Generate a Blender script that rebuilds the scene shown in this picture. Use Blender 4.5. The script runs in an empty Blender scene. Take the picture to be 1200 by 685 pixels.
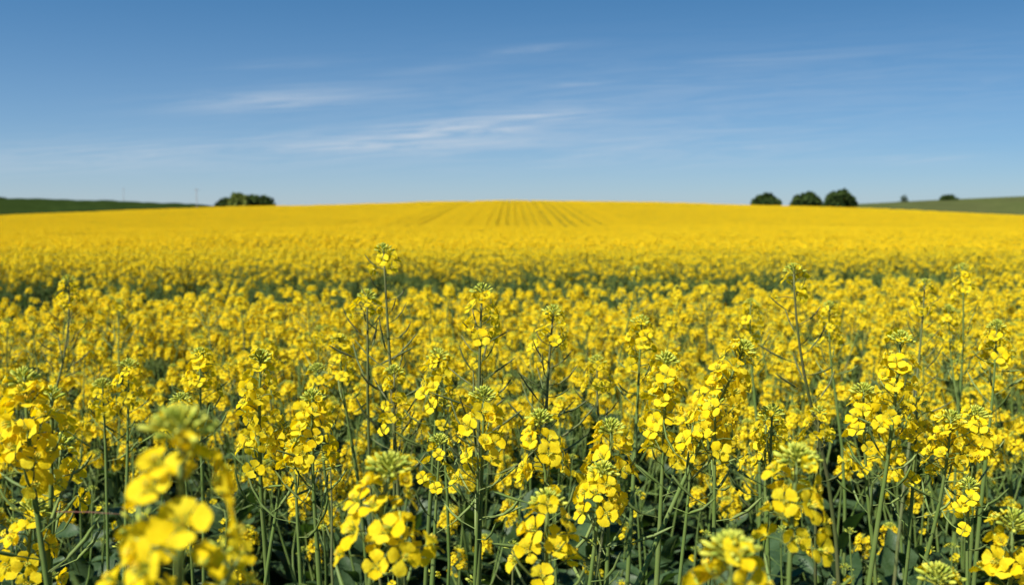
import bpy, math, random
import numpy as np
from mathutils import Vector, Matrix, Euler

R = math.radians
sc = bpy.context.scene
COL = sc.collection

# ------------------------------------------------------------------ camera
CAMZ = 1.50
PITCH = R(4.77)
FPX = 1200 * 35.0 / 36.0
cam_d = bpy.data.cameras.new('camera')
cam = bpy.data.objects.new('camera', cam_d)
COL.objects.link(cam)
cam.location = (0, 0, CAMZ)
cam.rotation_euler = (R(90) - PITCH, 0, 0)
cam_d.lens = 35
cam_d.sensor_width = 36
cam_d.clip_start = 0.02
cam_d.clip_end = 12000
cam_d.dof.use_dof = True
cam_d.dof.focus_distance = 0.97
cam_d.dof.aperture_fstop = 9.5
sc.camera = cam

# ------------------------------------------------------------------ sky and sun
SUN_EL, SUN_AZ = R(48), R(-134)        # azimuth from +Y, clockwise: the sun stands left and a little behind
sun_vec = Vector((math.sin(SUN_AZ) * math.cos(SUN_EL), math.cos(SUN_AZ) * math.cos(SUN_EL), math.sin(SUN_EL)))
sl = bpy.data.lights.new('sun', 'SUN')
sl.energy = 5.0
sl.angle = R(0.5)
sl.color = (1.0, 0.95, 0.86)
so = bpy.data.objects.new('sun', sl)
so.rotation_euler = sun_vec.to_track_quat('Z', 'Y').to_euler()
so.location = (0, 0, 30)
COL.objects.link(so)

world = bpy.data.worlds.new('World')
sc.world = world
world.use_nodes = True
wt = world.node_tree
wt.nodes.clear()


class NT:
    """small helper to write node trees"""
    def __init__(s, tree): s.t = tree
    def n(s, typ, **kw):
        nd = s.t.nodes.new(typ)
        for k, v in kw.items(): setattr(nd, k, v)
        return nd
    def put(s, sock, v):
        if isinstance(v, bpy.types.NodeSocket): s.t.links.new(v, sock)
        elif v is not None: sock.default_value = (*v, 1) if isinstance(v, tuple) and len(v) == 3 and sock.type == 'RGBA' else v
    def m(s, op, a, b=None, c=None, clamp=False):
        nd = s.n('ShaderNodeMath', operation=op, use_clamp=clamp)
        s.put(nd.inputs[0], a); s.put(nd.inputs[1], b)
        if c is not None: s.put(nd.inputs[2], c)
        return nd.outputs[0]
    def mix(s, f, a, b, blend='MIX'):
        nd = s.n('ShaderNodeMix', data_type='RGBA', blend_type=blend)
        s.put(nd.inputs[0], f)
        s.put(nd.inputs[6], a if isinstance(a, bpy.types.NodeSocket) else (*a, 1)[:4])
        s.put(nd.inputs[7], b if isinstance(b, bpy.types.NodeSocket) else (*b, 1)[:4])
        return nd.outputs[2]
    def noise(s, vec, scale, detail=4, rough=.55, dist=0.0):
        nd = s.n('ShaderNodeTexNoise')
        s.put(nd.inputs['Vector'], vec)
        nd.inputs['Scale'].default_value = scale
        nd.inputs['Detail'].default_value = detail
        nd.inputs['Roughness'].default_value = rough
        nd.inputs['Distortion'].default_value = dist
        return nd.outputs['Fac']
    def rng(s, v, a, b, c=0., d=1.):
        nd = s.n('ShaderNodeMapRange', clamp=True)
        s.put(nd.inputs[0], v)
        for i, k in enumerate((a, b, c, d)): nd.inputs[i + 1].default_value = k
        return nd.outputs[0]


w = NT(wt)
tc = w.n('ShaderNodeTexCoord').outputs['Generated']
sep = w.n('ShaderNodeSeparateXYZ'); wt.links.new(tc, sep.inputs[0])
# the air close to the horizon is clear: the sky deepens quickly with height
zz = w.m('MULTIPLY', sep.outputs[2], 2.2)
zz = w.m('ADD', zz, 0.035)
cmb = w.n('ShaderNodeCombineXYZ')
wt.links.new(sep.outputs[0], cmb.inputs[0]); wt.links.new(sep.outputs[1], cmb.inputs[1]); wt.links.new(zz, cmb.inputs[2])
nrm = w.n('ShaderNodeVectorMath', operation='NORMALIZE'); wt.links.new(cmb.outputs[0], nrm.inputs[0])
sky = w.n('ShaderNodeTexSky', sky_type='NISHITA')
sky.sun_disc = False
sky.sun_elevation = SUN_EL
sky.sun_rotation = SUN_AZ
sky.altitude = 200
sky.air_density = 1.0
sky.dust_density = 0.6
sky.ozone_density = 2.6
wt.links.new(nrm.outputs[0], sky.inputs['Vector'])
hsv = w.n('ShaderNodeHueSaturation')
hsv.inputs['Saturation'].default_value = 1.36
hsv.inputs['Value'].default_value = 1.0
wt.links.new(w.mix(1.0, sky.outputs[0], (.66, 1.0, 1.10), 'MULTIPLY'), hsv.inputs['Color'])
# cirrus: thin streaks fixed in the sky by direction (tangent of azimuth, tangent of elevation)
yy = w.m('MAXIMUM', sep.outputs[1], 0.05)
U = w.m('DIVIDE', sep.outputs[0], yy)
V = w.m('DIVIDE', sep.outputs[2], yy)
front = w.rng(sep.outputs[1], 0.05, 0.3)


def streak(px, py, half_w, half_h, tilt, amp):
    cu, cv = (px - 600) / FPX, (247 - py) / FPX
    a = w.m('SUBTRACT', U, cu); b = w.m('SUBTRACT', V, cv)
    b = w.m('SUBTRACT', b, w.m('MULTIPLY', a, tilt))
    a = w.m('DIVIDE', a, half_w / FPX); b = w.m('DIVIDE', b, half_h / FPX)
    r = w.m('ADD', w.m('MULTIPLY', a, a), w.m('MULTIPLY', b, b))
    return w.m('MULTIPLY', w.m('EXPONENT', w.m('MULTIPLY', r, -1.0)), amp)


sky_uv = w.n('ShaderNodeCombineXYZ')
wt.links.new(U, sky_uv.inputs[0]); wt.links.new(w.m('SUBTRACT', V, w.m('MULTIPLY', U, 0.06)), sky_uv.inputs[1])
mp = w.n('ShaderNodeMapping'); mp.inputs['Scale'].default_value = (6, 105, 1)
wt.links.new(sky_uv.outputs[0], mp.inputs[0])
n1 = w.noise(mp.outputs[0], 1.0, 9, .68, 1.6)
n1 = w.rng(n1, .38, .66)
tot = None
for s in ((325, 121, 105, 8, .05, .55), (560, 150, 130, 8, .10, .80), (455, 172, 150, 7, .02, .55), (615, 65, 62, 3, .10, .28),
          (690, 103, 45, 2.5, .06, .20), (905, 76, 130, 4, .08, .10), (500, 90, 60, 4, .1, .16), (120, 186, 330, 14, .02, .36),
          (760, 175, 260, 20, .02, .24), (1075, 190, 60, 5, .02, .25), (350, 80, 70, 4, .05, .12), (800, 120, 500, 40, .05, .14)):
    v = streak(s[0], s[1], s[2], s[3] * 1.4, s[4], s[5] * 1.25)
    tot = v if tot is None else w.m('ADD', tot, v)
cl = w.m('MULTIPLY', w.m('MULTIPLY', tot, w.m('ADD', w.m('MULTIPLY', n1, .8), .12)), front, clamp=True)
hz = w.m('MULTIPLY', w.m('EXPONENT', w.m('MULTIPLY', w.m('MAXIMUM', sep.outputs[2], 0.0), -8.5)), .88)
base_sky = w.mix(hz, hsv.outputs[0], (4.0, 4.4, 4.95))
white = w.mix(cl, base_sky, (5.0, 5.6, 6.3))
bg = w.n('ShaderNodeBackground')
bg.inputs['Strength'].default_value = 0.068
wt.links.new(white, bg.inputs['Color'])
wo = w.n('ShaderNodeOutputWorld')
wt.links.new(bg.outputs[0], wo.inputs[0])

sc.view_settings.view_transform = 'Standard'
sc.view_settings.look = 'None'
sc.view_settings.exposure = 0.79
sc.view_settings.gamma = 1.0
sc.view_settings.use_curve_mapping = False
sc.render.engine = 'CYCLES'
sc.cycles.use_denoising = True
sc.cycles.max_bounces = 8
sc.cycles.diffuse_bounces = 4
sc.cycles.transmission_bounces = 6
sc.cycles.transparent_max_bounces = 4
sc.cycles.use_adaptive_sampling = True
sc.cycles.adaptive_threshold = 0.01

# ------------------------------------------------------------------ materials


def mat_new(name):
    m = bpy.data.materials.new(name)
    m.use_nodes = True
    m.node_tree.nodes.clear()
    return m, NT(m.node_tree)


def finish(m, t, col, rough=.6, spec=.3, trans=0.0, tcol=None, bump=None):
    p = t.n('ShaderNodeBsdfPrincipled')
    t.put(p.inputs['Base Color'], col)
    t.put(p.inputs['Roughness'], rough)
    p.inputs['Specular IOR Level'].default_value = spec
    if bump is not None:
        b = t.n('ShaderNodeBump')
        b.inputs['Strength'].default_value = bump[1]
        b.inputs['Distance'].default_value = bump[2]
        t.put(b.inputs['Height'], bump[0])
        t.t.links.new(b.outputs[0], p.inputs['Normal'])
    sh = p.outputs[0]
    if trans:
        tr = t.n('ShaderNodeBsdfTranslucent')
        t.put(tr.inputs['Color'], tcol if tcol is not None else col)
        mx = t.n('ShaderNodeMixShader')
        mx.inputs[0].default_value = trans
        t.t.links.new(sh, mx.inputs[1]); t.t.links.new(tr.outputs[0], mx.inputs[2])
        sh = mx.outputs[0]
    o = t.n('ShaderNodeOutputMaterial')
    t.t.links.new(sh, o.inputs[0])
    return m


def island_mat(name, c1, c2, rough, spec, trans=0, tcol=None, nscale=0, c3=None, nmax=.5):
    m, t = mat_new(name)
    g = t.n('ShaderNodeNewGeometry')
    col = t.mix(g.outputs['Random Per Island'], c1, c2)
    if nscale:
        oc = t.n('ShaderNodeTexCoord').outputs['Object']
        f = t.rng(t.noise(oc, nscale, 4, .6), .42, .7, 0, nmax)
        col = t.mix(f, col, c3)
    return finish(m, t, col, rough, spec, trans, tcol)


M_PETAL = island_mat('petal_yellow', (.91, .69, .009), (.94, .81, .035), .7, .10, .5, (.95, .67, .003), 260, (.80, .53, .004), .5)
M_BUD = island_mat('bud_green_yellow', (.33, .42, .045), (.62, .60, .07), .5, .25, .15, None, 300, (.24, .30, .05))
M_STEM = island_mat('stem_green', (.070, .12, .020), (.12, .175, .040), .55, .2, .0, None, 25, (.15, .17, .06))
M_DRYSTEM = island_mat('stem_dark', (.07, .10, .025), (.11, .13, .04), .55, .2, .0, None, 30, (.13, .10, .06))
M_POD = island_mat('pod_green', (.12, .19, .04), (.19, .25, .06), .5, .25, .12, None, 60, (.20, .22, .10))
M_ANTHER = island_mat('anther_yellow', (.75, .50, .02), (.55, .50, .05), .6, .2)


_nt = NT(M_PETAL.node_tree)
_oc = _nt.n('ShaderNodeTexCoord').outputs['Object']
_b = _nt.n('ShaderNodeBump'); _b.inputs['Strength'].default_value = .6; _b.inputs['Distance'].default_value = .0012
_nt.t.links.new(_nt.noise(_oc, 420, 3, .6, 1.5), _b.inputs['Height'])
for _n in M_PETAL.node_tree.nodes:
    if _n.type in ('BSDF_PRINCIPLED', 'BSDF_TRANSLUCENT'): _nt.t.links.new(_b.outputs[0], _n.inputs['Normal'])


def leaf_mat():
    m, t = mat_new('leaf_bluegreen')
    g = t.n('ShaderNodeNewGeometry')
    oc = t.n('ShaderNodeTexCoord').outputs['Object']
    col = t.mix(g.outputs['Random Per Island'], (.016, .040, .008), (.030, .060, .014))
    bloom = t.rng(t.noise(oc, 22, 5, .65), .4, .68, 0, .75)
    col = t.mix(bloom, col, (.060, .105, .042))
    br = t.rng(t.noise(oc, 9, 3, .6), .66, .76, 0, .6)
    col = t.mix(br, col, (.22, .22, .06))
    vn = t.n('ShaderNodeTexVoronoi', feature='DISTANCE_TO_EDGE')
    vn.inputs['Scale'].default_value = 170
    t.t.links.new(oc, vn.inputs['Vector'])
    vein = t.rng(vn.outputs['Distance'], 0, .08, 1, 0)
    col = t.mix(t.m('MULTIPLY', vein, .14), col, (.15, .20, .11))
    return finish(m, t, col, .5, .3, .18, (.08, .17, .015), (t.m('MULTIPLY', vein, -1.0), .25, .001))


M_LEAF = leaf_mat()
MATS = [M_PETAL, M_BUD, M_STEM, M_LEAF, M_ANTHER, M_POD, M_DRYSTEM]
PETAL, BUD, STEM, LEAF, ANTH, POD, DRY = range(7)

# ------------------------------------------------------------------ mesh kit (numpy)


class G:
    def __init__(s): s.V, s.L, s.S, s.M, s.n = [], [], [], [], 0
    def raw(s, V, L, S, M):
        s.V.append(np.asarray(V, float)); s.L.append(np.asarray(L, int) + s.n); s.S.append(np.asarray(S, int)); s.M.append(np.asarray(M, int))
        s.n += len(V)
    def faces(s, V, F, mat):
        s.raw(V, [i for f in F for i in f], [len(f) for f in F], [mat] * len(F))
    def grid(s, P, mat):
        """P: (a, b, 3) grid of points"""
        P = np.asarray(P, float); a, b = P.shape[:2]
        i = np.arange(a * b).reshape(a, b)
        L = np.stack([i[:-1, :-1], i[:-1, 1:], i[1:, 1:], i[1:, :-1]], -1).reshape(-1)
        k = (a - 1) * (b - 1)
        s.raw(P.reshape(-1, 3), L, [4] * k, [mat] * k)
    def arrays(s):
        if not s.V: return np.zeros((0, 3)), np.zeros(0, int), np.zeros(0, int), np.zeros(0, int)
        return np.concatenate(s.V), np.concatenate(s.L), np.concatenate(s.S), np.concatenate(s.M)
    def freeze(s): s.frozen = s.arrays(); return s
    def add(s, g, M=None):
        V, L, S, Mt = g.frozen if hasattr(g, 'frozen') else g.arrays()
        if not len(V): return
        if M is not None:
            A = np.array(M)
            V = V @ A[:3, :3].T + A[:3, 3]
        s.raw(V, L, S, Mt)
    def mesh(s, name):
        V, L, S, Mt = s.arrays()
        me = bpy.data.meshes.new(name)
        me.vertices.add(len(V)); me.vertices.foreach_set('co', V.astype(np.float32).ravel())
        me.loops.add(len(L)); me.loops.foreach_set('vertex_index', L.astype(np.int32))
        me.polygons.add(len(S))
        st = np.concatenate([[0], np.cumsum(S)[:-1]]) if len(S) else S
        me.polygons.foreach_set('loop_start', st.astype(np.int32))
        used = sorted(set(Mt.tolist()))
        rm = {u: i for i, u in enumerate(used)}
        for u in used: me.materials.append(MATS[u])
        me.polygons.foreach_set('material_index', np.array([rm[x] for x in Mt.tolist()], np.int32))
        me.polygons.foreach_set('use_smooth', np.ones(len(S), bool))
        me.update(calc_edges=True)
        me.validate()
        return me


def tube(g, pts, rad, n, mat, cap=True):
    P = np.asarray(pts, float)
    k = len(P)
    rad = np.broadcast_to(np.asarray(rad, float), (k,))
    T = np.gradient(P, axis=0)
    T /= np.linalg.norm(T, axis=1)[:, None] + 1e-12
    up = np.array([0, 0, 1.0]) if abs(T[0][2]) < .8 else np.array([1.0, 0, 0])
    N = np.cross(T[0], up); N /= np.linalg.norm(N)
    V = []
    for i in range(k):
        N = N - T[i] * np.dot(N, T[i]); N /= np.linalg.norm(N) + 1e-12
        B = np.cross(T[i], N)
        a = np.arange(n) * 2 * math.pi / n
        V.append(P[i] + rad[i] * (np.cos(a)[:, None] * N + np.sin(a)[:, None] * B))
    V = np.concatenate(V)
    F = []
    for i in range(k - 1):
        for j in range(n):
            F.append((i * n + j, i * n + (j + 1) % n, (i + 1) * n + (j + 1) % n, (i + 1) * n + j))
    if cap:
        F.append(tuple(range((k - 1) * n, k * n)))
    g.faces(V, F, mat)


def basis(z, roll=0.0, loc=(0, 0, 0), s=1.0):
    """matrix whose Z looks along z"""
    z = Vector(z).normalized()
    q = z.to_track_quat('Z', 'Y')
    return Matrix.Translation(loc) @ q.to_matrix().to_4x4() @ Matrix.Rotation(roll, 4, 'Z') @ Matrix.Scale(s, 4)


def ellipsoid(g, M, rx, rz, n, k, mat):
    V = [(0, 0, -rz)]
    for i in range(1, k):
        t = math.pi * i / k
        for j in range(n):
            a = 2 * math.pi * j / n
            V.append((rx * math.sin(t) * math.cos(a), rx * math.sin(t) * math.sin(a), -rz * math.cos(t)))
    V.append((0, 0, rz))
    F = [(0, 1 + (j + 1) % n, 1 + j) for j in range(n)]
    for i in range(k - 2):
        b = 1 + i * n
        F += [(b + j, b + (j + 1) % n, b + n + (j + 1) % n, b + n + j) for j in range(n)]
    b = 1 + (k - 2) * n
    F += [(b + j, b + (j + 1) % n, len(V) - 1) for j in range(n)]
    A = np.array(M); V = np.array(V) @ A[:3, :3].T + A[:3, 3]
    g.faces(V, F, mat)


# ------------------------------------------------------------------ flower
def flower(rng, lod, openness=1.0):
    """one cross-shaped rape flower, its axis along +Z, about 19 mm across"""
    g = G()
    prof = {'hi': [(0, .0, .5), (.20, .42, 1.0), (.40, .70, 3.1), (.62, .86, 4.9), (.84, .95, 5.0), (1.0, 1.0, 3.0)],
            'mid': [(0, .0, .9), (.45, .70, 4.3), (1.0, 1.0, 4.0)],
            'lo': [(0.1, .3, 2.8), (1.15, .9, 6.4)]}[lod]
    ns = {'hi': 5, 'mid': 2, 'lo': 2}[lod]
    for q in range(4):
        az = q * math.pi / 2 + rng.uniform(-.14, .14)
        # claw rises 4 mm, the limb bends outward
        spread = openness * rng.uniform(.82, 1.12)
        Lp = rng.uniform(9.2, 11.0)
        droop = rng.uniform(-.1, .45)
        wv = rng.uniform(0, 6.28); cupk = rng.uniform(-.10, .22); wid = rng.uniform(.92, 1.12)
        P = []
        for (t, zt, wd) in prof:
            r = .8 + Lp * spread * t ** 1.15
            z = 4.2 * zt + (1 - spread) * 7.0 * t - droop * 4.5 * t * t * t
            row = []
            for j in range(ns):
                s = -1 + 2 * j / (ns - 1)
                w_ = wd * wid * s
                rr = r - abs(s) ** 2 * (.9 if t > .5 else .2) * (1.6 if t > .95 else .7)
                zz_ = z + cupk * abs(s) ** 2 * 4 * t + (.45 * math.sin(wv + 3.1 * s + 5 * t) * t if lod == 'hi' else 0)
                x = rr; y = w_
                row.append((x * math.cos(az) - y * math.sin(az), x * math.sin(az) + y * math.cos(az), zz_))
            P.append(row)
        g.grid(np.array(P) * .001, PETAL)
    if lod == 'hi':
        for q in range(4):      # sepals
            az = q * math.pi / 2 + .78
            c, s = math.cos(az), math.sin(az)
            P = [[(c * r - s * y, s * r + c * y, z) for y in (-wd, wd)] for r, z, wd in ((.8, 0, .5), (1.9, 2.4, .9), (3.0, 5.2, .3))]
            g.grid(np.array(P) * .001, BUD)
        for q in range(6):      # anthers
            az = q * 1.047 + .3
            c, s = math.cos(az), math.sin(az)
            ellipsoid(g, Matrix.Translation((.0017 * c, .0017 * s, .0062)), .0006, .0013, 4, 3, ANTH)
        ellipsoid(g, Matrix.Translation((0, 0, .0045)), .0007, .0035, 4, 3, BUD)
    elif lod == 'mid':
        ellipsoid(g, Matrix.Translation((0, 0, .004)), .0014, .0032, 3, 3, BUD)
    return g.freeze()


rngF = random.Random(4)
FL = {lod: [flower(rngF, lod, o) for o in (1.0, .95, 1.0, .85, 1.05, .9, .6, .45)] for lod in ('hi', 'mid', 'lo')}


def bud_g(lod):
    g = G()
    if lod == 'hi': ellipsoid(g, Matrix.Identity(4), .0015, .0041, 6, 4, BUD)
    else: ellipsoid(g, Matrix.Identity(4), .0019, .0038, 4, 2, BUD) if lod == 'mid' else ellipsoid(g, Matrix.Identity(4), .0022, .004, 3, 2, BUD)
    return g.freeze()


BUDS = {k: bud_g(k) for k in ('hi', 'mid', 'lo')}
GA = 2.39996


def head_geo(rng, lod, nf=24, Lf=.06, nb=30, npod=10, Lp=.08, size=1.0, podlen=.035, Lrach=None, dark=False, bendk=None):
    """a flower head (raceme): apex at the origin, axis along -Z.
    returns rachis+pedicels, buds, pods (G) and the flowers as (matrix, variant)"""
    ra, bu, po = G(), G(), G()
    fl = []
    sm = DRY if dark else STEM
    sides = {'hi': 6, 'mid': 4, 'lo': 3}[lod]
    ps = {'hi': 4, 'mid': 3, 'lo': 3}[lod]
    bend = rng.uniform(-.9, .9) if bendk is None else bendk
    ba = rng.uniform(0, 6.28)
    L = Lrach or (Lf + Lp + .03)

    def ax(z):      # point on the axis
        return Vector((bend * z * z * math.cos(ba), bend * z * z * math.sin(ba), z))
    n = 6 if lod != 'lo' else 3
    zs = [-L * (1 - i / n) for i in range(n + 1)]
    tube(ra, [ax(z) for z in zs], [.0011 + .0018 * min(1, abs(z) / .25) for z in zs], sides, sm)
    # buds: a dome, small green ones in the middle, long ones bending out at the rim
    bsz = rng.uniform(.75, 1.15); bl = rng.uniform(0, 6.28); bt = rng.uniform(0, .35)
    for i in range(nb):
        f = (i + .5) / nb
        th = f ** .55 * 1.55 + rng.uniform(-.08, .08)
        az = i * GA + rng.uniform(-.15, .15)
        pl = (.0025 + .0085 * f) * size * bsz * rng.uniform(.85, 1.1)
        base = ax(-.009 * size * f)
        d = Vector((math.sin(th) * math.cos(az) + bt * math.cos(bl), math.sin(th) * math.sin(az) + bt * math.sin(bl), max(math.cos(th), -.1) * .8 + .12)).normalized()
        tip = base + d * pl + Vector((0, 0, .002))
        bs = (.45 + .58 * f) * size * rng.uniform(.9, 1.1)
        bd = (d + Vector((0, 0, .25 - .2 * f))).normalized()
        if lod == 'hi' or (lod == 'mid' and i % 2 == 0):
            tube(bu, [base, tip], [.0005, .0005], 3, BUD, False)
        bu.add(BUDS[lod], basis(bd, az, tip + bd * .003 * bs, bs))
    # open flowers
    for i in range(nf):
        f = i / max(1, nf - 1)
        z = -(.011 + Lf * f ** .95) + rng.uniform(-.003, .003)
        az = i * GA + rng.uniform(-.5, .5)
        el = R(40 - 30 * f + rng.uniform(-16, 16))
        pl = (.012 + .009 * f) * size * rng.uniform(.8, 1.2)
        b = ax(z)
        d = Vector((math.cos(el) * math.cos(az), math.cos(el) * math.sin(az), math.sin(el)))
        tip = b + d * pl + Vector((0, 0, -.002 * f))
        if lod != 'lo': tube(ra, [b, b + d * pl * .5 + Vector((0, 0, .001)), tip], [.0006, .0005, .0006], 3, sm, False)
        fd = (d + Vector((rng.uniform(-.45, .45), rng.uniform(-.45, .45), rng.uniform(-.35, .55)))).normalized()
        v = rng.randrange(6) if f > .12 else rng.choice((3, 6, 7, 5))
        if rng.random() < .10: v = rng.choice((6, 7))
        fs = size * rng.uniform(.86, 1.12) * (.85 + .15 * min(1, f * 4))
        fl.append((basis(fd, rng.uniform(0, 6.28), tip, fs), v))
    # young pods on spreading stalks under the flowers
    for i in range(npod):
        f = (i + .5) / npod
        z = -(.012 + Lf * .55 + (Lp + Lf * .45) * f)
        az = i * GA + rng.uniform(-.4, .4)
        el = R(rng.uniform(8, 38))
        b = ax(z)
        h = Vector((math.cos(az), math.sin(az), 0))
        d = h * math.cos(el) + Vector((0, 0, math.sin(el)))
        pl = (.014 + .008 * f) * rng.uniform(.8, 1.2)
        t1 = b + d * pl
        ln = podlen * (.35 + .75 * f) * rng.uniform(.7, 1.25)
        up = rng.uniform(-.1, 1.5)
        d2 = (d + Vector((0, 0, .5 * up))).normalized(); d3 = (d2 + Vector((0, 0, .55 * up))).normalized()
        t2 = t1 + d2 * ln * .5; t3 = t2 + d3 * ln * .5
        r = .0007 + .0008 * f
        if lod == 'lo': tube(po, [b, t2, t3], [.0006, r, .0002], 3, sm, False)
        else: tube(po, [b, t1, t1 + d2 * ln * .1, t2, t2 + d3 * ln * .35, t3], [.0005, .0005, r, r * 1.05, r * .8, .0002], ps, DRY if dark else POD, False)
    bottom = ax(-L)
    tang = (ax(-L + .01) - bottom).normalized()
    return dict(ra=ra.freeze(), bu=bu.freeze(), po=po.freeze(), fl=fl, L=L, bottom=bottom, tang=tang)


def bake_flowers(h, lod):
    g = G()
    for M, v in h['fl']: g.add(FL[lod][v], M)
    return g


def leaf(g, M, ln, wd, rng, hi=True, lobed=False):
    """lance-shaped leaf from the origin along +X, folded along the midrib, drooping and wavy"""
    na, nb_ = (9, 5) if hi else (4, 3)
    dr = rng.uniform(.15, 1.0); fold = rng.uniform(.12, .5); tw = rng.uniform(-.6, .6); ph = rng.uniform(0, 6)
    P = []
    for i in range(na):
        t = i / (na - 1)
        x = ln * (t - .12 * dr * t * t)
        z = ln * (.22 * t - .55 * dr * t * t)
        w_ = wd * .5 * (math.sin(math.pi * min(1, t * .93 + .10)) ** .75) * (1.12 - .45 * t)
        if lobed: w_ *= 1 + .22 * math.sin(t * 17 + ph)
        if t == 1: w_ *= .15
        row = []
        for j in range(nb_):
            s = -1 + 2 * j / (nb_ - 1)
            wav = .09 * wd * math.sin(ph + t * 9 + s * 2) * abs(s)
            a = tw * t
            yy_, zz_ = w_ * s, abs(s) * w_ * fold + wav
            row.append((x, yy_ * math.cos(a) - zz_ * math.sin(a), z + yy_ * math.sin(a) + zz_ * math.cos(a)))
        P.append(row)
    P = np.array(P); A = np.array(M)
    g.grid(P @ A[:3, :3].T + A[:3, 3], LEAF)
    if hi:
        mid = P[:, nb_ // 2] @ A[:3, :3].T + A[:3, 3]
        tube(g, mid[:-1] - A[:3, 2] * .0004, [.0011 * (1 - .8 * i / na) * (ln / .12) ** .5 for i in range(na - 1)], 3, STEM, False)


def bez(a, b, c, d, n):
    t = np.linspace(0, 1, n)[:, None]
    a, b, c, d = [np.array(v, float) for v in (a, b, c, d)]
    return a * (1 - t) ** 3 + 3 * b * t * (1 - t) ** 2 + 3 * c * t * t * (1 - t) + d * t ** 3


def plant_geo(rng, lod, apex, head_args, branches, base=(0, 0, 0), axis=None, dark=False, nleaf=10, head_fn=None, leaf_top=.9, rbase=.0055, wide=1.0, big=0, bigr=(.48, .78)):
    """apex: position of the main bud cluster; branches: [(apex, head_args, fork fraction)]"""
    stem, fol = G(), G()
    base = Vector(base); apex = Vector(apex)
    H = apex.z - base.z
    heads = []
    sides = {'hi': 8, 'mid': 5, 'lo': 3}[lod]
    head_fn = head_fn or (lambda r, l, kw: head_geo(r, l, **kw))
    sm = DRY if dark else STEM

    def place(apex, kw, up):
        h = head_fn(rng, lod, kw)
        M = basis(up, rng.uniform(0, 6.28), apex)
        bot = M @ h['bottom']; tg = (M.to_3x3() @ h['tang']).normalized()
        heads.append((h, M))
        return bot, tg
    up = Vector(axis) if axis else Vector((rng.uniform(-.08, .08), rng.uniform(-.08, .08), 1))
    bot, tg = place(apex, dict(head_args, dark=dark), up)
    n = 14 if lod == 'hi' else (8 if lod == 'mid' else 4)
    k = (bot - base).length
    main = bez(base, base + Vector((rng.uniform(-.03, .03), rng.uniform(-.03, .03), k * .35)), bot - tg * k * .35, bot, n)
    rr = np.linspace(rbase, .0026, n)
    tube(stem, main, rr, sides, sm, False)
    for (ba, kw, fr) in branches:
        ba = Vector(ba)
        bup = (Vector((ba.x - apex.x, ba.y - apex.y, 0)) * .6 + Vector((0, 0, 1))).normalized()
        b2, t2 = place(ba, dict(kw, dark=dark), bup)
        i = fr * (n - 1); i0 = min(int(i), n - 2)
        p = Vector(main[i0] * (1 - (i - i0)) + main[i0 + 1] * (i - i0))
        if p.z > b2.z - .02: p.z = b2.z - .05
        kk = (b2 - p).length
        out = (b2 - p); out.z = 0
        bp = bez(p, p + out * .35 + Vector((0, 0, kk * .35)), b2 - t2 * kk * .4, b2, max(5, n // 2))
        tube(stem, bp, np.linspace(.0030, .0020, len(bp)), max(3, sides - 2), sm, False)
        # a leaf in the fork
        az = math.atan2(out.y, out.x) + rng.uniform(-.5, .5)
        Ml = Matrix.Translation(p) @ Matrix.Rotation(az, 4, 'Z') @ Matrix.Rotation(-R(rng.uniform(10, 45)), 4, 'Y')
        leaf(fol, Ml, rng.uniform(.06, .11), rng.uniform(.014, .026), rng, lod == 'hi')
    for i in range(nleaf):
        f = .18 + (leaf_top - .18) * (i + rng.random() * .6) / nleaf
        j = f * (n - 1); j0 = min(int(j), n - 2)
        p = Vector(main[j0] * (1 - (j - j0)) + main[j0 + 1] * (j - j0))
        az = i * GA + rng.uniform(-.4, .4)
        ln = (.25 - .19 * f) * rng.uniform(.75, 1.25)
        Ml = Matrix.Translation(p) @ Matrix.Rotation(az, 4, 'Z') @ Matrix.Rotation(-R(rng.uniform(5, 50)), 4, 'Y') @ Matrix.Rotation(rng.uniform(-.3, .3), 4, 'X')
        leaf(fol, Ml, ln * (.5 + .5 * wide), ln * wide * rng.uniform(.26, .40), rng, lod == 'hi', f < .45)
    for i in range(big):     # broad lower stem leaves
        f = bigr[0] + (bigr[1] - bigr[0]) * (i + rng.random()) / big
        j = f * (n - 1); j0 = min(int(j), n - 2)
        p = Vector(main[j0] * (1 - (j - j0)) + main[j0 + 1] * (j - j0))
        ln = rng.uniform(.12, .20) * (1.25 - .45 * f)
        Ml = Matrix.Translation(p) @ Matrix.Rotation(i * GA + rng.uniform(-.5, .5), 4, 'Z') @ Matrix.Rotation(-R(rng.uniform(15, 65)), 4, 'Y') @ Matrix.Rotation(rng.uniform(-.5, .5), 4, 'X')
        leaf(fol, Ml, ln, ln * rng.uniform(.42, .58), rng, lod == 'hi', rng.random() < .5)
    return dict(stem=stem, fol=fol, heads=heads)


# ------------------------------------------------------------------ the lie of the land
EY = [-3000, -60, 0, 1, 2, 3, 5, 6, 7.2, 8.2, 9.6, 11.5, 16, 25, 40, 60, 78, 92, 110, 150, 190, 220, 242, 300, 500, 3000, 9000]
EE = [-1, -.5, -.42, -.42, -.42, -.42, -.42, -.42, -.43, -.44, -.45, -.48, -.56, -.72, -.92, -1.04, -1.65, -1.75, -1.25, .12, 1.55, 2.15, 2.0, -1.5, -9, -14, -14]
LX = [-900, -113, -68, -40, 0, 40, 77, 113, 900]
LE = [-16, -3.6, -1.7, -1.1, 0, -.8, -1.9, -4.0, -18]
_fy = np.concatenate([np.linspace(-60, 20, 801), np.linspace(20.5, 520, 1000)])
_fe = np.interp(_fy, EY, EE)
_a = np.convolve(np.pad(_fe[:801], 6, 'edge'), np.ones(13) / 13, 'valid')
_b = np.convolve(np.pad(_fe[801:], 12, 'edge'), np.ones(25) / 25, 'valid')
_fe = np.concatenate([_a, _b])
HC = 1.15       # height of the crop


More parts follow.
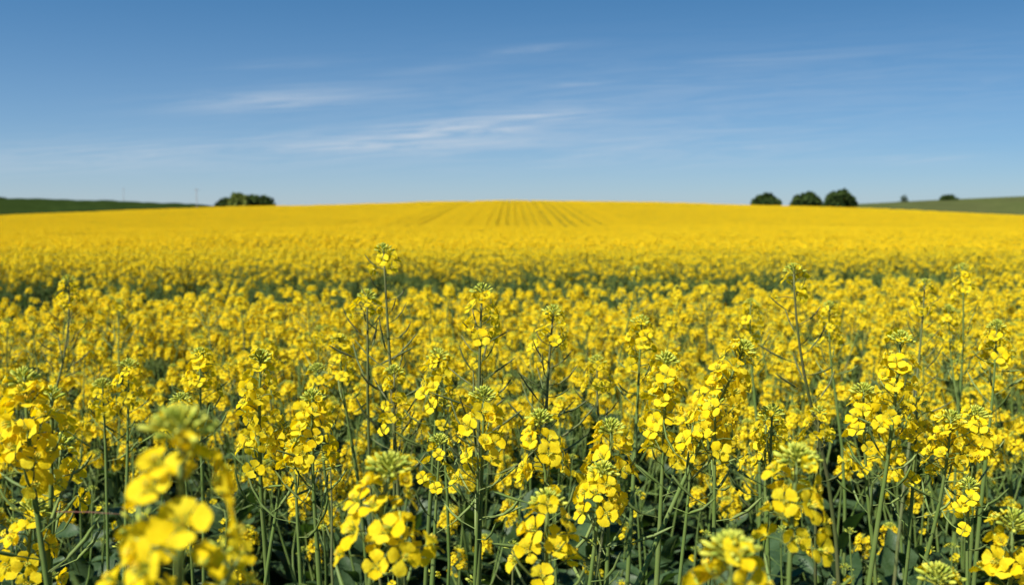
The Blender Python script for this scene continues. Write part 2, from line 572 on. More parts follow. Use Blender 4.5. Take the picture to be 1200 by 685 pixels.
def canopy(x, y):
    """height of the crop's top above the ground at the camera's feet"""
    x = np.asarray(x, float); y = np.asarray(y, float)
    e = np.where((y > -60) & (y < 520), np.interp(y, _fy, _fe), np.interp(y, EY, EE))
    wgt = np.clip((y - 60) / 160, 0, 1); wgt = wgt * wgt * (3 - 2 * wgt)
    lat = np.interp(x, LX, LE)
    und = .10 * np.sin(x * .11 + .8) * np.sin(y * .045) * np.clip((y - 20) / 60, 0, 1)
    return CAMZ + e + lat * wgt + und


def ground(x, y): return canopy(x, y) - HC


def structure(name, me, mat):
    o = bpy.data.objects.new(name, me); COL.objects.link(o)
    me.materials.clear(); me.materials.append(mat)
    o['kind'] = 'structure'
    return o


m, t = mat_new('soil')
oc = t.n('ShaderNodeTexCoord').outputs['Object']
col = t.mix(t.rng(t.noise(oc, 6, 8, .65), .35, .7), (.045, .032, .020), (.085, .064, .042))
col = t.mix(t.rng(t.noise(oc, 1.1, 5, .6), .5, .7, 0, .6), col, (.05, .065, .025))
M_SOIL = finish(m, t, col, .95, .1, bump=(t.noise(oc, 18, 8, .7), .9, .03))


def patch_mesh(name, xs, ys, fn):
    X, Y = np.meshgrid(xs, ys, indexing='ij')
    g = G(); g.grid(np.stack([X, Y, fn(X, Y)], -1), STEM)
    return g.mesh(name)


def spaced(neg, pos, a, b):
    return np.unique(np.concatenate([-np.geomspace(a, neg, b)[::-1], [0], np.geomspace(a, pos, b)]))


xs = np.unique(np.concatenate([np.linspace(-12, 12, 61), spaced(6000, 6000, 13, 60)]))
ys = np.unique(np.concatenate([np.linspace(-8, 20, 113), np.linspace(21, 320, 200), np.geomspace(325, 8000, 40), -np.geomspace(9, 2000, 14)]))
structure('ground', patch_mesh('ground', xs, ys, ground), M_SOIL)


def hillmat(name, c1, c2, c3, s1):
    m, t = mat_new(name)
    oc = t.n('ShaderNodeTexCoord').outputs['Object']
    col = t.mix(t.rng(t.noise(oc, s1, 6, .65), .35, .68), c1, c2)
    col = t.mix(t.rng(t.noise(oc, s1 * .12, 3, .5), .4, .65, 0, .7), col, c3)
    return finish(m, t, col, 1.0, 0.0, bump=(t.noise(oc, s1 * 2, 6, .7), .5, .3))


M_HILL1 = hillmat('dark_green_crop', (.014, .026, .006), (.026, .042, .010), (.018, .030, .007), .25)
M_HILL2 = hillmat('olive_green_crop', (.055, .070, .022), (.085, .098, .032), (.065, .070, .028), .2)


def hill(name, x0, x1, yc, hw, tx, tz, mat, nx=120, rough=.0):
    """long low hill whose crest runs along y = yc; crest height given at tx"""
    xs = np.linspace(x0, x1, nx); v = np.linspace(-1, 1, 41)
    X, W = np.meshgrid(xs, v, indexing='ij')
    top = np.interp(X, tx, tz)
    rg = rough * (np.sin(X * 1.7) + np.sin(X * .73 + 1) + np.sin(X * 3.1 + 2)) * .33
    Z = -22 + (top + rg + 22) * (1 - W * W) ** 1.2
    Y = yc + W * hw
    g = G(); g.grid(np.stack([X, Y, Z], -1), STEM)
    structure(name, g.mesh(name), mat)


def elev(row, d): return CAMZ + (247 - row) / FPX * d


hill('hill', -900, -60, 380, 110, [-900, -420, -197, -150, -118, -104, -60], [14, elev(231, 380), elev(233.5, 380), elev(237.5, 380), elev(241.5, 380), elev(245, 380), -12], M_HILL1, 260, .35)
hill('hill', 120, 1000, 430, 130, [120, 140, 151, 180, 222, 400, 1000], [-6, elev(243, 430), elev(240.5, 430), elev(236.5, 430), elev(231.5, 430), elev(222, 430), 20], M_HILL2, 200)

# ------------------------------------------------------------------ trees on the skyline
m, t = mat_new('tree_leaves')
g_ = t.n('ShaderNodeNewGeometry')
oc = t.n('ShaderNodeTexCoord').outputs['Object']
col = t.mix(g_.outputs['Random Per Island'], (.016, .032, .008), (.058, .088, .022))
M_TLEAF = finish(m, t, col, .8, .05, .2, (.05, .09, .01))
m, t = mat_new('tree_leaves_light')
g_ = t.n('ShaderNodeNewGeometry')
col = t.mix(g_.outputs['Random Per Island'], (.07, .10, .015), (.20, .23, .04))
M_TLEAFL = finish(m, t, col, .7, .2, .25, (.12, .16, .02))
m, t = mat_new('bark')
oc = t.n('ShaderNodeTexCoord').outputs['Object']
M_BARK = finish(m, t, t.mix(t.noise(oc, 6, 5), (.05, .04, .03), (.12, .10, .08)), .9, .1)
MATS += [M_TLEAF, M_TLEAFL, M_BARK]
TL, TLL, BARK = 7, 8, 9


def tag(o, label=None, cat=None, group=None, kind=None):
    if label: o['label'] = label
    if cat: o['category'] = cat
    if group: o['group'] = group
    if kind: o['kind'] = kind
    return o


def empty(name, loc, rz=0.0):
    e = bpy.data.objects.new(name, None)
    e.empty_display_size = .1
    e.location = loc; e.rotation_euler = (0, 0, rz)
    COL.objects.link(e)
    return e


def part(name, me, parent, M=None):
    o = bpy.data.objects.new(name, me); COL.objects.link(o)
    o.parent = parent
    if M is not None: o.matrix_local = M
    return o


def tree(name, label, group, px, row_top, row_base, wpx, d, seed, leafmat=TL, dens=1.0, cat='tree'):
    rng = random.Random(seed); nr = np.random.default_rng(seed)
    x = (px - 600) / FPX * d; y = d
    ztop = elev(row_top, d); zb = elev(row_base, d) - 2.5
    H = ztop - zb; Wd = wpx / FPX * d / 2
    e = tag(empty(name, (x, y, zb)), label, cat, group)
    tr = G()
    pts = [(0, 0, -.5), (.1, 0, H * .25), (-.1, .1, H * .5), (0, 0, H * .8)]
    tube(tr, pts, [Wd * .10, Wd * .08, Wd * .05, .04], 7, BARK)
    cr = G()
    lobes = []
    sq = np.array([Wd, Wd, H])
    for i in range(16):
        a = rng.uniform(0, 6.28); ez = rng.uniform(.05, 1) ** .8; k_ = rng.uniform(.50, .66)
        eh = math.sqrt(max(0, 1 - ez * ez))
        c = np.array([math.cos(a) * eh, math.sin(a) * eh, ez]) * sq * k_
        lobes.append((c, sq * rng.uniform(.27, .42)))
        if i < 9: tube(tr, [(0, 0, H * .15), tuple(c * [.5, .5, .7]), tuple(c)], [Wd * .04, Wd * .025, .03], 4, BARK)
    lobes.append((sq * [0, 0, .3], sq * .6))
    n = int(5200 * dens)
    k = nr.integers(0, len(lobes), n)
    C = np.array([lobes[i][0] for i in k]); Rr = np.array([lobes[i][1] for i in k])
    D = nr.normal(size=(n, 3)); D /= np.linalg.norm(D, axis=1)[:, None]
    D[:, 2] *= .9
    P = C + D * Rr * (nr.uniform(.3, 1.1, n) ** .5)[:, None]
    P[:, 2] = np.abs(P[:, 2]) + .1
    s = nr.uniform(.14, .34, n) * (Wd / 4)
    A = nr.normal(size=(n, 3)); A /= np.linalg.norm(A, axis=1)[:, None]
    B = np.cross(A, nr.normal(size=(n, 3))); B /= np.linalg.norm(B, axis=1)[:, None]
    q = np.stack([P + (A + B) * s[:, None], P + (A - B) * s[:, None], P - (A + B) * s[:, None], P + (B - A) * s[:, None]], 1).reshape(-1, 3)
    cr.raw(q, np.arange(4 * n), [4] * n, [leafmat] * n)
    part('trunk', tr.mesh('trunk'), e); part('crown', cr.mesh('crown'), e)
    return e


GR = 'round dark trees on the right skyline'
tree('round_tree', 'dark low round tree, leftmost of the three behind the field crest on the right', GR, 897, 227, 242, 42, 290, 11)
tree('round_tree', 'dark broad round tree, middle one of the three behind the crest on the right', GR, 944, 222.5, 242, 45, 290, 12)
tree('round_tree', 'dark tall round tree, rightmost of the three behind the crest on the right', GR, 981, 221, 242, 44, 285, 13)
tree('bush', 'small dark bush standing on the olive green hill at the right', None, 1109, 227.5, 236, 26, 420, 14, dens=.5, cat='bush')
tree('bush', 'faint thin grey bush on the olive hill beside the three round trees', None, 1057, 228, 238, 15, 425, 15, dens=.10, cat='bush')
GC = 'copse at the left skyline'
tree('copse_tree', 'low dark tree at the left end of the small copse on the skyline', GC, 266, 230, 243, 32, 330, 21, dens=.6)
tree('copse_tree', 'yellowish green tree highest in the middle of the skyline copse', GC, 281, 225.5, 243, 34, 325, 22, TLL, dens=.8)
tree('copse_tree', 'dark green tree right of the yellowish tree in the skyline copse', GC, 298, 228.3, 243, 40, 330, 23, dens=.7)
tree('copse_tree', 'low dark tree at the right end of the small copse on the skyline', GC, 312, 230, 244, 34, 330, 24, dens=.6)
tree('hedge_tree', 'dark tree at the far left edge on top of the dark green hill', None, 0, 231, 238, 28, 370, 25, dens=.6)

m, t = mat_new('pole_wood')
M_POLE = finish(m, t, (.20, .19, .18), .8, .2)
MATS.append(M_POLE); POLE = 10


def pole(px, row_top, d, label):
    x = (px - 600) / FPX * d; zt = elev(row_top, d)
    e = tag(empty('utility_pole', (x, d, zt - 9)), label, 'utility pole', 'thin poles on the left skyline')
    g = G(); tube(g, [(0, 0, -3), (0, 0, 9)], [.16, .10], 8, POLE); part('shaft', g.mesh('shaft'), e)
    g = G(); tube(g, [(-.9, 0, 8.4), (.9, 0, 8.4)], [.06, .06], 4, POLE); part('crossarm', g.mesh('crossarm'), e)


pole(232, 222.5, 330, 'thin grey utility pole on the skyline just left of the copse')
pole(147, 222, 520, 'faint far utility pole behind the dark green hill at the left')

# ------------------------------------------------------------------ plants: copies of a few built kinds
GROUP = 'flowering rapeseed plants standing in the near crop'


def build_plant(geo, lod_flowers, loc, label, group=GROUP, split=False, buds_part=True):
    e = tag(empty('rapeseed_plant', loc), label, 'rapeseed plant', group)
    part('stem', geo['stem'].mesh('stem'), e)
    part('foliage', geo['fol'].mesh('foliage'), e)
    for h, M in geo['heads']:
        g = G(); g.add(h['ra'])
        if not split: g.add(bake_flowers(h, lod_flowers))
        if not buds_part: g.add(h['bu'])
        if not split and len(h['po'].frozen[0]): g.add(h['po'])
        ho = part('flower_head', g.mesh('flower_head'), e, M)
        if buds_part: part('bud_cluster', h['bu'].mesh('bud_cluster'), ho)
        if split:
            if len(h['po'].frozen[0]): part('seed_pods', h['po'].mesh('seed_pods'), ho)
            for FM, v in h['fl']:
                part('flower', FLOWER_MESH[v], ho, FM)
    return e


FLOWER_MESH = [f.mesh('flower') for f in FL['hi']]


def W(px, py, d):
    """point in the world seen at photo pixel px,py at depth d (metres ahead of the camera)"""
    u, v = (px - 600) / FPX, (342.5 - py) / FPX
    c, s = math.cos(PITCH), math.sin(PITCH)
    return Vector((u * d, (c + v * s) * d, CAMZ + (-s + v * c) * d))


def hs(nf=24, Lf=.06, nb=30, npod=10, Lp=.08, size=1.0, podlen=.035, **k):
    return dict(nf=nf, Lf=Lf, nb=nb, npod=npod, Lp=Lp, size=size, podlen=podlen, **k)


def shorter(d, f=.86):
    return dict(d, Lf=d['Lf'] * f, nf=max(3, int(d['nf'] * .86)), size=d['size'] * .92, npod=int(d['npod'] * 1.05), Lp=d['Lp'] * 1.1, podlen=d['podlen'] * 1.05)


FULL = lambda **k: hs(**dict(dict(nf=30, Lf=.085, nb=36, npod=10, Lp=.06), **k))
ROUND = lambda **k: hs(**dict(dict(nf=20, Lf=.045, nb=38, npod=8, Lp=.06), **k))
LANKY = lambda **k: hs(**dict(dict(nf=8, Lf=.020, nb=26, npod=22, Lp=.17, podlen=.05), **k))
SMALL = lambda **k: hs(**dict(dict(nf=13, Lf=.035, nb=20, npod=5, Lp=.05, size=.85), **k))

# (px, py, depth, head, lean of the stem (px per px of height), side heads [(px, py, depth, head)], dark stem, label)
HEROES = [
    (212, 494, .37, hs(nf=20, Lf=.060, nb=44, npod=5, Lp=.05, size=1.0), .02, [(165, 612, .40, SMALL(nf=9, nb=8)), (262, 640, .42, SMALL(nf=9, nb=8))], 0, 'large blurred yellow plant nearest the lens at the lower left'),
    (449, 290, 1.28, LANKY(nf=9, Lf=.025, Lp=.20), -.06, [(430, 344, 1.3, LANKY(nf=9, Lp=.08, npod=9)), (462, 432, 1.25, FULL(size=.9, nf=22))], 1, 'tallest lanky plant with bare pod stalks, rising above the dark band left of centre'),
    (565, 338, 1.12, LANKY(nf=14, Lf=.055, Lp=.15, size=1.0), .06, [], 1, 'tall thin plant with narrow flower column and spread pods, centre of the photo'),
    (649, 363, 1.2, LANKY(nf=12, Lf=.045, Lp=.13), .14, [(700, 420, 1.3, SMALL())], 1, 'tall dark stemmed plant with small leaning head, right of the centre'),
    (781, 418, .97, FULL(nf=36, Lf=.10, nb=40), .02, [(812, 490, 1.05, SMALL())], 0, 'plant with long dense bright yellow flower column on a straight pale stem, right of centre'),
    (873, 406, .92, FULL(nf=40, Lf=.105, nb=40, size=1.05), .55, [(838, 470, .9, ROUND(nf=16, nb=12)), (905, 480, .95, SMALL(nb=22))], 0, 'wide many flowered plant on a thick stem slanting down to the left'),
    (935, 532, .60, ROUND(nf=22, Lf=.055, nb=46, size=1.0), .10, [], 0, 'big sharp yellow head with pale bud crown at the lower right'),
    (858, 638, .46, ROUND(nf=16, nb=46, Lf=.035), .03, [], 0, 'blurred bud crown just cut by the bottom edge, right of centre'),
    (641, 582, .66, ROUND(nf=18, Lf=.048, nb=40), .01, [], 0, 'round yellow head with bud crown at the bottom centre'),
    (459, 543, .57, ROUND(nf=22, Lf=.055, nb=42), .30, [(470, 610, .56, hs(nf=7, nb=2, Lf=.02, npod=2))], 0, 'big loose yellow head leaning right at the bottom left of centre'),
    (567, 460, .90, ROUND(nf=20, Lf=.05, nb=34), .02, [(560, 530, .9, hs(nf=5, nb=0, Lf=.02, npod=8, Lp=.06))], 0, 'medium head with pale buds on a thick straight stem with a big leaf, centre'),
    (632, 487, .82, ROUND(nf=22, Lf=.055, nb=36), -.15, [], 0, 'yellow head directly behind and above the round bottom centre head'),
    (716, 498, .84, ROUND(nf=20, Lf=.05, nb=36), .02, [], 0, 'rounded head with greenish buds, left of the straight pale stem, right of centre'),
    (707, 548, .80, ROUND(nf=18, Lf=.035, nb=38, size=.95), .12, [], 0, 'low dome shaped head just under another head, right of the bottom centre head'),
    (1056, 394, 1.0, FULL(nf=34, Lf=.10, nb=36), .06, [(1012, 455, 1.05, FULL(nf=22)), (1075, 470, 1.05, FULL(nf=24, nb=12))], 0, 'tall full plant with thick stem and large grey green leaf at the right'),
    (930, 314, 1.32, LANKY(nf=11, Lf=.035, Lp=.14, npod=12, bendk=1.2), -.05, [(960, 480, 1.2, SMALL()), (905, 480, 1.25, FULL(nf=18, size=.9))], 1, 'tall bent thin stem with small head reaching the dark band at the right'),
    (80, 326, 2.0, LANKY(nf=16, Lf=.06, Lp=.14, nb=20, size=1.15), -.06, [], 1, 'tall soft focus plant standing alone above the crop at the left'),
    (306, 416, .97, FULL(nf=36, Lf=.11, nb=34, bendk=.6), .09, [(330, 500, 1.0, SMALL(nf=15))], 0, 'plant with long ragged yellow column on a dark stem, right of the blurred plant'),
    (366, 462, .94, FULL(nf=26, Lf=.065, nb=34), .04, [(345, 520, .95, SMALL(nf=10))], 0, 'compact yellow head above many curved pod stalks, left of centre'),
    (28, 440, .68, FULL(nf=30, Lf=.075, nb=30, size=1.05), -.03, [(60, 460, .72, SMALL(nf=15))], 0, 'big ragged head cut by the left edge, upper of the left edge plants'),
    (73, 516, .82, ROUND(nf=16, Lf=.05, nb=30), .20, [], 0, 'small head with scattered flowers low at the left, between edge and blurred plant'),
    (38, 592, .72, ROUND(nf=18, Lf=.055, nb=40), .15, [], 0, 'head with pale bud dome in the bottom left corner'),
    (514, 414, 1.2, FULL(nf=22, Lf=.06, nb=28), .05, [(520, 470, 1.2, SMALL(nf=8))], 0, 'upright yellow head between the two tall lanky central plants'),
    (516, 514, 1.02, SMALL(nf=15, nb=34, Lf=.045), .10, [], 0, 'small greenish budded head low behind the leaning head, left of centre'),
    (752, 374, 1.32, FULL(nf=20, Lf=.06, nb=26), .05, [], 0, 'slender head above and left of the long dense column'),
    (880, 353, 1.75, FULL(nf=20, Lf=.07, nb=24), .05, [], 0, 'slim soft head left of the bent thin stem'),
    (972, 356, 1.75, FULL(nf=22, Lf=.07, nb=24), .02, [], 0, 'slim soft head right of the bent thin stem'),
    (1084, 330, 1.72, LANKY(nf=14, Lf=.05, nb=24), .03, [], 1, 'tall soft focus head on a straight stem toward the right edge'),
    (1128, 312, 2.0, LANKY(nf=18, Lf=.07, nb=22, size=1.1), -.1, [(1112, 360, 2.0, FULL(nf=20))], 0, 'tallest blurred head near the right edge above the others'),
    (1168, 379, 1.28, ROUND(nf=20, Lf=.05, nb=28), -.02, [], 0, 'rounded head on a thin stem close to the right edge'),
    (1188, 607, .68, ROUND(nf=24, Lf=.06, nb=34), .05, [], 0, 'large head cut by the right edge near the bottom'),
    (1100, 671, .62, ROUND(nf=14, nb=46), .02, [], 0, 'pale bud crown rising from the bottom edge at the right'),
    (1115, 488, .98, ROUND(nf=24, Lf=.055, nb=26), .05, [(1143, 482, 1.0, ROUND(nf=20))], 0, 'pair of joined yellow heads low at the right, left of the edge'),
    (1136, 565, .92, SMALL(nf=10, nb=26), .03, [], 0, 'small open head under the joined heads at the lower right'),
    (898, 487, 1.05, SMALL(nf=17, nb=28, Lf=.05), .03, [], 0, 'neat small head just above the big sharp lower right head'),
    (235, 412, 1.3, FULL(nf=20, Lf=.05), .05, [(212, 465, 1.25, ROUND(nf=18))], 0, 'twin headed plant above and behind the blurred foreground plant'),
    (398, 395, 1.55, FULL(nf=22, Lf=.06), .0, [(372, 430, 1.5, FULL(nf=18))], 0, 'bushy yellow plant left of the tallest lanky plant'),
    (151, 425, 1.4, FULL(nf=18, Lf=.06), .06, [(120, 448, 1.4, ROUND(nf=14))], 0, 'slim plant between left edge cluster and blurred foreground plant'),
]
hero_xy = []
for k, (px, py, d, hd, lean, side, dark, label) in enumerate(HEROES):
    rng = random.Random(100 + k)
    A = W(px, py, d)
    bx, by = A.x - lean * .9 * (A.z - .1) * (.55 if abs(lean) > .2 else 1), A.y + rng.uniform(-.03, .05)
    gz = float(ground(bx, by))
    base = Vector((bx, by, gz))
    br = []
    for (sx, sy, sd, sh) in side:
        br.append((W(sx, sy, sd) - base, shorter(sh), rng.uniform(.52, .68)))
    # a low side shoot or two that fill the stand
    for q in range(rng.choice((0, 1))):
        a = rng.uniform(0, 6.28); r_ = rng.uniform(.06, .13)
        lo_ = Vector((A.x - lean * .3 + math.cos(a) * r_, A.y + abs(math.sin(a)) * r_ + .05, A.z - rng.uniform(.26, .40)))
        br.append((lo_ - base, SMALL(nf=rng.choice((0, 0, 4)), npod=6, Lp=.08), rng.uniform(.35, .5)))
    geo = plant_geo(rng, 'hi', A - base, shorter(hd), br, axis=(lean * .8, 0, 1), dark=bool(dark), nleaf=17, leaf_top=(.90 if d < 1.1 else .74) if py > 400 else .68, wide=1.3, rbase=.005, big=6)
    build_plant(geo, 'hi', base, label, split=(d < 1.15))
    hero_xy.append((bx, by))

# prototypes of the ordinary plants
rngH = random.Random(9)
HT = {}
NHT = 16
for lod in ('hi', 'mid', 'lo'):
    HT[lod] = []
    for i in range(NHT):
        kw = hs(nf=rngH.choice((7, 10, 12, 14, 16, 18, 20)), Lf=rngH.uniform(.018, .048), nb=rngH.choice((10, 16, 22, 30, 36)), npod=rngH.choice((4, 7, 10)),
                Lp=rngH.uniform(.04, .09), size=rngH.uniform(.78, .98), bendk=rngH.uniform(-1.6, 1.6))
        kw['nf'] += {'lo': 8, 'mid': 9, 'hi': 6}[lod]
        if i >= NHT - 2: kw = LANKY(nf=9, Lf=.03, Lp=.11, size=.9)
        HT[lod].append(head_geo(rngH, lod, **kw))
HT['thin'] = [head_geo(rngH, 'mid', **SMALL(nf=q, Lf=.03, nb=16, npod=12, Lp=.10)) for q in (0, 3, 5, 1, 4, 0, 6, 3, 0, 4, 0, 5, 2, 3, 1, 4)]


HT['leafy'] = [head_geo(rngH, 'hi', **SMALL(nf=q, Lf=.03, nb=14, npod=3, Lp=.05)) for q in (0, 2, 4, 0, 3, 0, 5, 1, 0, 4, 0, 0, 2, 3, 1, 0)]


def generic_geo(rng, lod, H, nb_, tall=False, nleaf=9, sparse=False, lt=.96, big=0):
    fn = lambda r, l, kw: HT[('leafy' if l == 'hi' else 'thin') if sparse else l][kw['pick']]
    br = []
    a0 = rng.uniform(0, 6.28)
    for i in range(nb_):
        a = a0 + i * 2.2 + rng.uniform(-.4, .4)
        r_ = rng.uniform(.06, .15)
        br.append(((math.cos(a) * r_, math.sin(a) * r_, H - rng.uniform(-.01, .24) ** 1.0), dict(pick=rng.randrange(NHT - 2)), rng.uniform(.5, .85)))
    return plant_geo(rng, lod, (rng.uniform(-.05, .05), rng.uniform(-.05, .05), H), dict(pick=NHT - 1 if tall else rng.randrange(NHT - 2)), br, dark=tall and rng.random() < .6, nleaf=nleaf, head_fn=fn, leaf_top=lt, wide=1.35, rbase=.0045, big=big, bigr=(.58, .88) if big > 5 else (.45, .75))


def copy_tree(o, parent=None):
    c = o.copy(); COL.objects.link(c)
    if parent: c.parent = parent
    for ch in KIDS.get(o.name, ()): copy_tree(ch, c)
    return c


LEAFY = 'low leafy rapeseed plant with few flowers in the dark gaps between the nearest tall stems'
GLABEL = 'ordinary flowering rapeseed plant among the dense near crop between and behind the tall ones'
protos = []
NPR = 17      # 8 and 11 are tall ones with pods, 12 to 16 leafy ones with few flowers
for i in range(NPR):
    rng = random.Random(500 + i)
    leafy = i >= 12
    geo = generic_geo(rng, 'hi', 1.25, [7, 6, 7, 8, 6, 7, 6, 8, 2, 7, 6, 2, 1, 2, 1, 2, 0][i], tall=i in (8, 11), nleaf=26 if leafy else 19,
                      big=15 if leafy else 3, lt=.96 if leafy else (.70 if i in (8, 11) else .86), sparse=leafy)
    protos.append(build_plant(geo, 'hi', (0, 0, 0), LEAFY if leafy else GLABEL, buds_part=True))
KIDS = {}
for o in bpy.data.objects:
    if o.parent: KIDS.setdefault(o.parent.name, []).append(o)

rngP = random.Random(31)
spots = []
tries = 0
NGEN = 262
YN, YF = .80, 4.0
while len(spots) < NGEN and tries < 60000:
    tries += 1
    y = math.sqrt(rngP.uniform(YN * YN, YF * YF)); x = rngP.uniform(-1, 1) * (.54 * y + .22)
    if any((x - a) ** 2 + (y - b) ** 2 < .11 ** 2 for a, b in spots): continue
    if any((x - a) ** 2 + (y - b) ** 2 < .07 ** 2 for a, b in hero_xy): continue
    if y < 1.2 and rngP.random() < .3: continue
    spots.append((x, y))
first = set()
for (x, y) in spots:
    tall = rngP.random() < .07 and y > 1.6
    i = rngP.choice((8, 11)) if tall else rngP.choice((0, 1, 2, 3, 4, 5, 6, 7, 9, 10))
    if y < 1.9 or (y < 2.4 and rngP.random() < .5): i = rngP.randrange(12, NPR)
    if i in first: o = copy_tree(protos[i])
    else: o = protos[i]; first.add(i)
    top = float(canopy(x, y)) + .03 - rngP.uniform(0, .15) + (.14 if tall else 0)
    if y < 2.3: top -= .10 * min(1, (2.3 - y) / 1.0)
    elif rngP.random() < .22: top += rngP.uniform(.02, .12)
    if i >= 12: top = min(top, float(canopy(x, y)) - .08)
    gz = float(ground(x, y))
    s = (top - gz) / 1.25
    o.location = (x, y, gz)
    o.scale = (min(s, 1) * .5 + .5,) * 2 + (s,)
    o.rotation_euler = (R(rngP.uniform(-4, 4)), R(rngP.uniform(-4, 4)), rngP.uniform(0, 6.28))
for i in set(range(NPR)) - first:
    for ch in list(protos[i].children_recursive): bpy.data.objects.remove(ch)
    bpy.data.objects.remove(protos[i])

# ------------------------------------------------------------------ the rest of the crop: one object of instanced crop patches
pc = bpy.data.collections.new('crop_patches')      # not linked to the scene: only instanced


def merge_plants(g, geo, lod, M):
    g.add(geo['stem'].freeze() if not hasattr(geo['stem'], 'frozen') else geo['stem'], M)
    g.add(geo['fol'].freeze() if not hasattr(geo['fol'], 'frozen') else geo['fol'], M)
    for h, HM in geo['heads']:
        if 'baked' not in h:
            b = G(); b.add(h['ra']); b.add(h['bu']); b.add(h['po']); b.add(bake_flowers(h, lod)); b.freeze(); h['baked'] = b
        g.add(h['baked'], M @ HM)


def add_patch(name, g):
    o = bpy.data.objects.new(name, g.mesh(name)); pc.objects.link(o)


NA, NSP, NB, NS = 5, 3, 4, 3
rngQ = random.Random(77)
mids = [generic_geo(rngQ, 'mid', 1.25, rngQ.choice((6, 7, 8, 6)), nleaf=7, lt=.74) for _ in range(10)]
midt = [generic_geo(rngQ, 'mid', 1.33, 2, True, nleaf=7) for _ in range(2)]
los = [generic_geo(rngQ, 'lo', 1.25, rngQ.choice((7, 8, 8)), nleaf=2, lt=.6) for _ in range(10)]


def rand_M(rng, x, y, smin, smax):
    s = rng.uniform(smin, smax)
    return Matrix.Translation((x, y, 0)) @ Matrix.Rotation(rng.uniform(0, 6.28), 4, 'Z') @ Matrix.Rotation(rng.uniform(-.06, .06), 4, 'X') @ Matrix.Diagonal((1, 1, s, 1))


for i in range(NA):      # a: half a metre of close crop
    g = G()
    for j in range(9):
        geo = rngQ.choice(midt) if rngQ.random() < .04 else rngQ.choice(mids)
        merge_plants(g, geo, 'mid', rand_M(rngQ, rngQ.uniform(-.27, .27), rngQ.uniform(-.27, .27), .95, 1.03))
    add_patch('a%d' % i, g)
for i in range(NSP):     # b: half a metre of thinner crop (edge of the wheel track)
    g = G()
    sp_heads = [generic_geo(rngQ, 'mid', 1.25, 1, nleaf=20, sparse=True) for _ in range(4)]
    for j in range(7):
        merge_plants(g, rngQ.choice(sp_heads), 'mid', rand_M(rngQ, rngQ.uniform(-.27, .27), rngQ.uniform(-.27, .27), .82, 1.0))
    add_patch('b%d' % i, g)
for i in range(NB):      # c: three metres of far crop
    g = G()
    for j in range(250):
        merge_plants(g, rngQ.choice(los), 'lo', rand_M(rngQ, rngQ.uniform(-1.55, 1.55), rngQ.uniform(-1.55, 1.55), .88, 1.05))
    add_patch('c%d' % i, g)
for i in range(NS):      # d: narrow strip of far crop, 0.8 m by 3 m
    g = G()
    for j in range(44):
        merge_plants(g, rngQ.choice(los), 'lo', rand_M(rngQ, rngQ.uniform(-.24, .24), rngQ.uniform(-1.55, 1.55), .92, 1.03))
    add_patch('d%d' % i, g)

pts, rot, scl, idx = [], [], [], []


def P(x, y, k, r, s): pts.append((x, y, float(ground(x, y)))); idx.append(k); rot.append(r); scl.append(s)


rp = random.Random(5)
for yy_ in np.arange(-1.25, 14.0, .5):
    half = 12 if yy_ > 8 else 9
    half = max(6.0, .62 * yy_ + 3)
    for xx_ in np.arange(-half, half, .5):
        x = xx_ + rp.uniform(-.05, .05); y = yy_ + rp.uniform(-.05, .05)
        if y < 4.15 and y > 0 and abs(x) < .54 * y + .40: continue
        if y <= 0 and abs(x) < .75: continue
        if math.hypot(x, y) < .8: continue
        g0 = 6.0 + (.30 if x > 0 else .04) * x + .10 * math.sin(x * .9)
        s = rp.uniform(.94, 1.03) * .91
        r4 = rp.randrange(4) * math.pi / 2
        if g0 < y < g0 + 2.5:
            if rp.random() < .7: P(x, y, NA + rp.randrange(NSP), r4, s * .6)
            continue
        if g0 + 2.5 <= y < g0 + 5.0 + .20 * x + .5 * math.sin(x * .5):
            if rp.random() < (.99 if x > -1.5 else .8) - .5 * (max(0, y - g0 - 2.3) / 2.6) ** 1.5: P(x, y, NA + rp.randrange(NSP), r4, s * .90); continue
        P(x, y, rp.randrange(NA), r4, s)
c0 = NA + NSP; d0 = c0 + NB
LINES = [(-15.5, .14), (-12.5, .14), (-11.5, .12), (-10.5, .18), (-9.5, .20), (-9, .18), (-8.5, .10), (-8, .14), (-7, .12), (-6, .10), (-4.5, .14), (-2.5, .2), (-1.5, .38), (-.5, .42), (.5, .32), (1.5, .36),
         (2.5, .28), (3.5, .46), (4, .34), (5.5, .34), (6.5, .34), (8, .26), (9.5, .22), (11, .12)]
LINES = {round(a * 2): b for a, b in LINES}
for yy_ in np.arange(15.2, 246, 3.0):
    half = .62 * yy_ + 8
    for xx_ in np.arange(-half, half, 3.0):
        x = xx_ + rp.uniform(-.2, .2); y = yy_ + rp.uniform(-.2, .2)
        if yy_ > 80 and -16.5 < x - 0 < 13.5 and -14.9 < x < 11.9: continue
        mo = 1 + .08 * math.sin(x * .21 + 2 * math.sin(y * .06)) * math.sin(y * .11 + x * .05)
        P(x, y, c0 + rp.randrange(NB), rp.randrange(4) * math.pi / 2, rp.uniform(.93, 1.05) * .91 * mo)
for yy_ in np.arange(82, 246, 3.0):
    for c in range(-32, 27):
        x = c * .5
        P(x + rp.uniform(-.05, .05), yy_ + rp.uniform(-.3, .3), d0 + rp.randrange(NS), rp.choice((0, math.pi)), rp.uniform(.97, 1.02) * .91 * (1 - LINES.get(c, 0.0)))

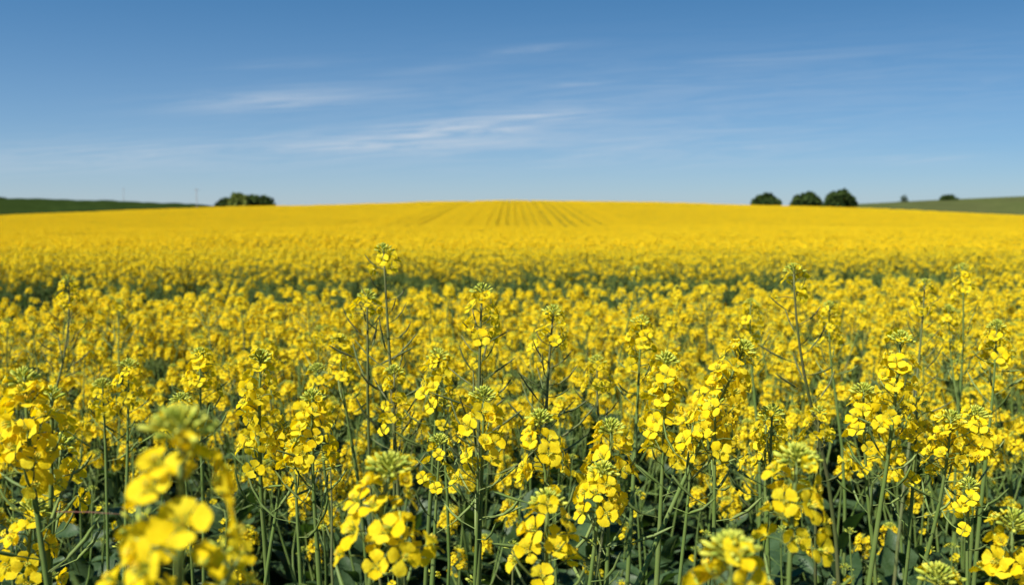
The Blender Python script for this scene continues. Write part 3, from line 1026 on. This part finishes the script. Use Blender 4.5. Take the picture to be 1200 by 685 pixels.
me = bpy.data.meshes.new('rapeseed_crop')
me.from_pydata(pts, [], [])
for nm, tp, dat in (('rotz', 'FLOAT', rot), ('scl', 'FLOAT', scl), ('pick', 'INT', idx)):
    at = me.attributes.new(nm, tp, 'POINT'); at.data.foreach_set('value', dat)
crop = bpy.data.objects.new('rapeseed_crop', me); COL.objects.link(crop)
tag(crop, 'dense yellow flowering rapeseed crop covering the field to the crest', 'rapeseed crop', None, 'stuff')
ng = bpy.data.node_groups.new('crop_scatter', 'GeometryNodeTree')
ng.interface.new_socket('Geometry', in_out='INPUT', socket_type='NodeSocketGeometry')
ng.interface.new_socket('Geometry', in_out='OUTPUT', socket_type='NodeSocketGeometry')
N, Lk = ng.nodes, ng.links
gi, go = N.new('NodeGroupInput'), N.new('NodeGroupOutput')
ip = N.new('GeometryNodeInstanceOnPoints')
ci = N.new('GeometryNodeCollectionInfo'); ci.inputs['Collection'].default_value = pc
ci.inputs['Separate Children'].default_value = True; ci.inputs['Reset Children'].default_value = True


def attr(nm, tp):
    a = N.new('GeometryNodeInputNamedAttribute'); a.data_type = tp; a.inputs['Name'].default_value = nm
    return a.outputs['Attribute']


cr_ = N.new('ShaderNodeCombineXYZ'); Lk.new(attr('rotz', 'FLOAT'), cr_.inputs[2])
cs = N.new('ShaderNodeCombineXYZ'); sa = attr('scl', 'FLOAT')
cs.inputs[0].default_value = 1; cs.inputs[1].default_value = 1; Lk.new(sa, cs.inputs[2])
e2r = N.new('FunctionNodeEulerToRotation'); Lk.new(cr_.outputs[0], e2r.inputs[0])
Lk.new(gi.outputs[0], ip.inputs['Points']); Lk.new(ci.outputs[0], ip.inputs['Instance'])
ip.inputs['Pick Instance'].default_value = True
Lk.new(attr('pick', 'INT'), ip.inputs['Instance Index'])
Lk.new(e2r.outputs[0], ip.inputs['Rotation']); Lk.new(cs.outputs[0], ip.inputs['Scale'])
Lk.new(ip.outputs[0], go.inputs[0])
md = crop.modifiers.new('scatter', 'NODES'); md.node_group = ng

# ------------------------------------------------------------------ a dry reddish stalk lying across the plants at the lower left
m, t = mat_new('dry_red_stalk')
M_RED = finish(m, t, (.16, .06, .04), .6, .3)
MATS.append(M_RED)
g = G(); a = W(66, 599, .62); b = W(142, 602, .60)
tube(g, [a, a * .5 + b * .5 + Vector((0, 0, .0006)), b], [.0003, .00035, .0002], 5, len(MATS) - 1)
st = bpy.data.objects.new('dry_stalk', g.mesh('dry_stalk')); COL.objects.link(st)
tag(st, 'thin dry reddish stalk lying level across the plants at the lower left', 'dry stalk')
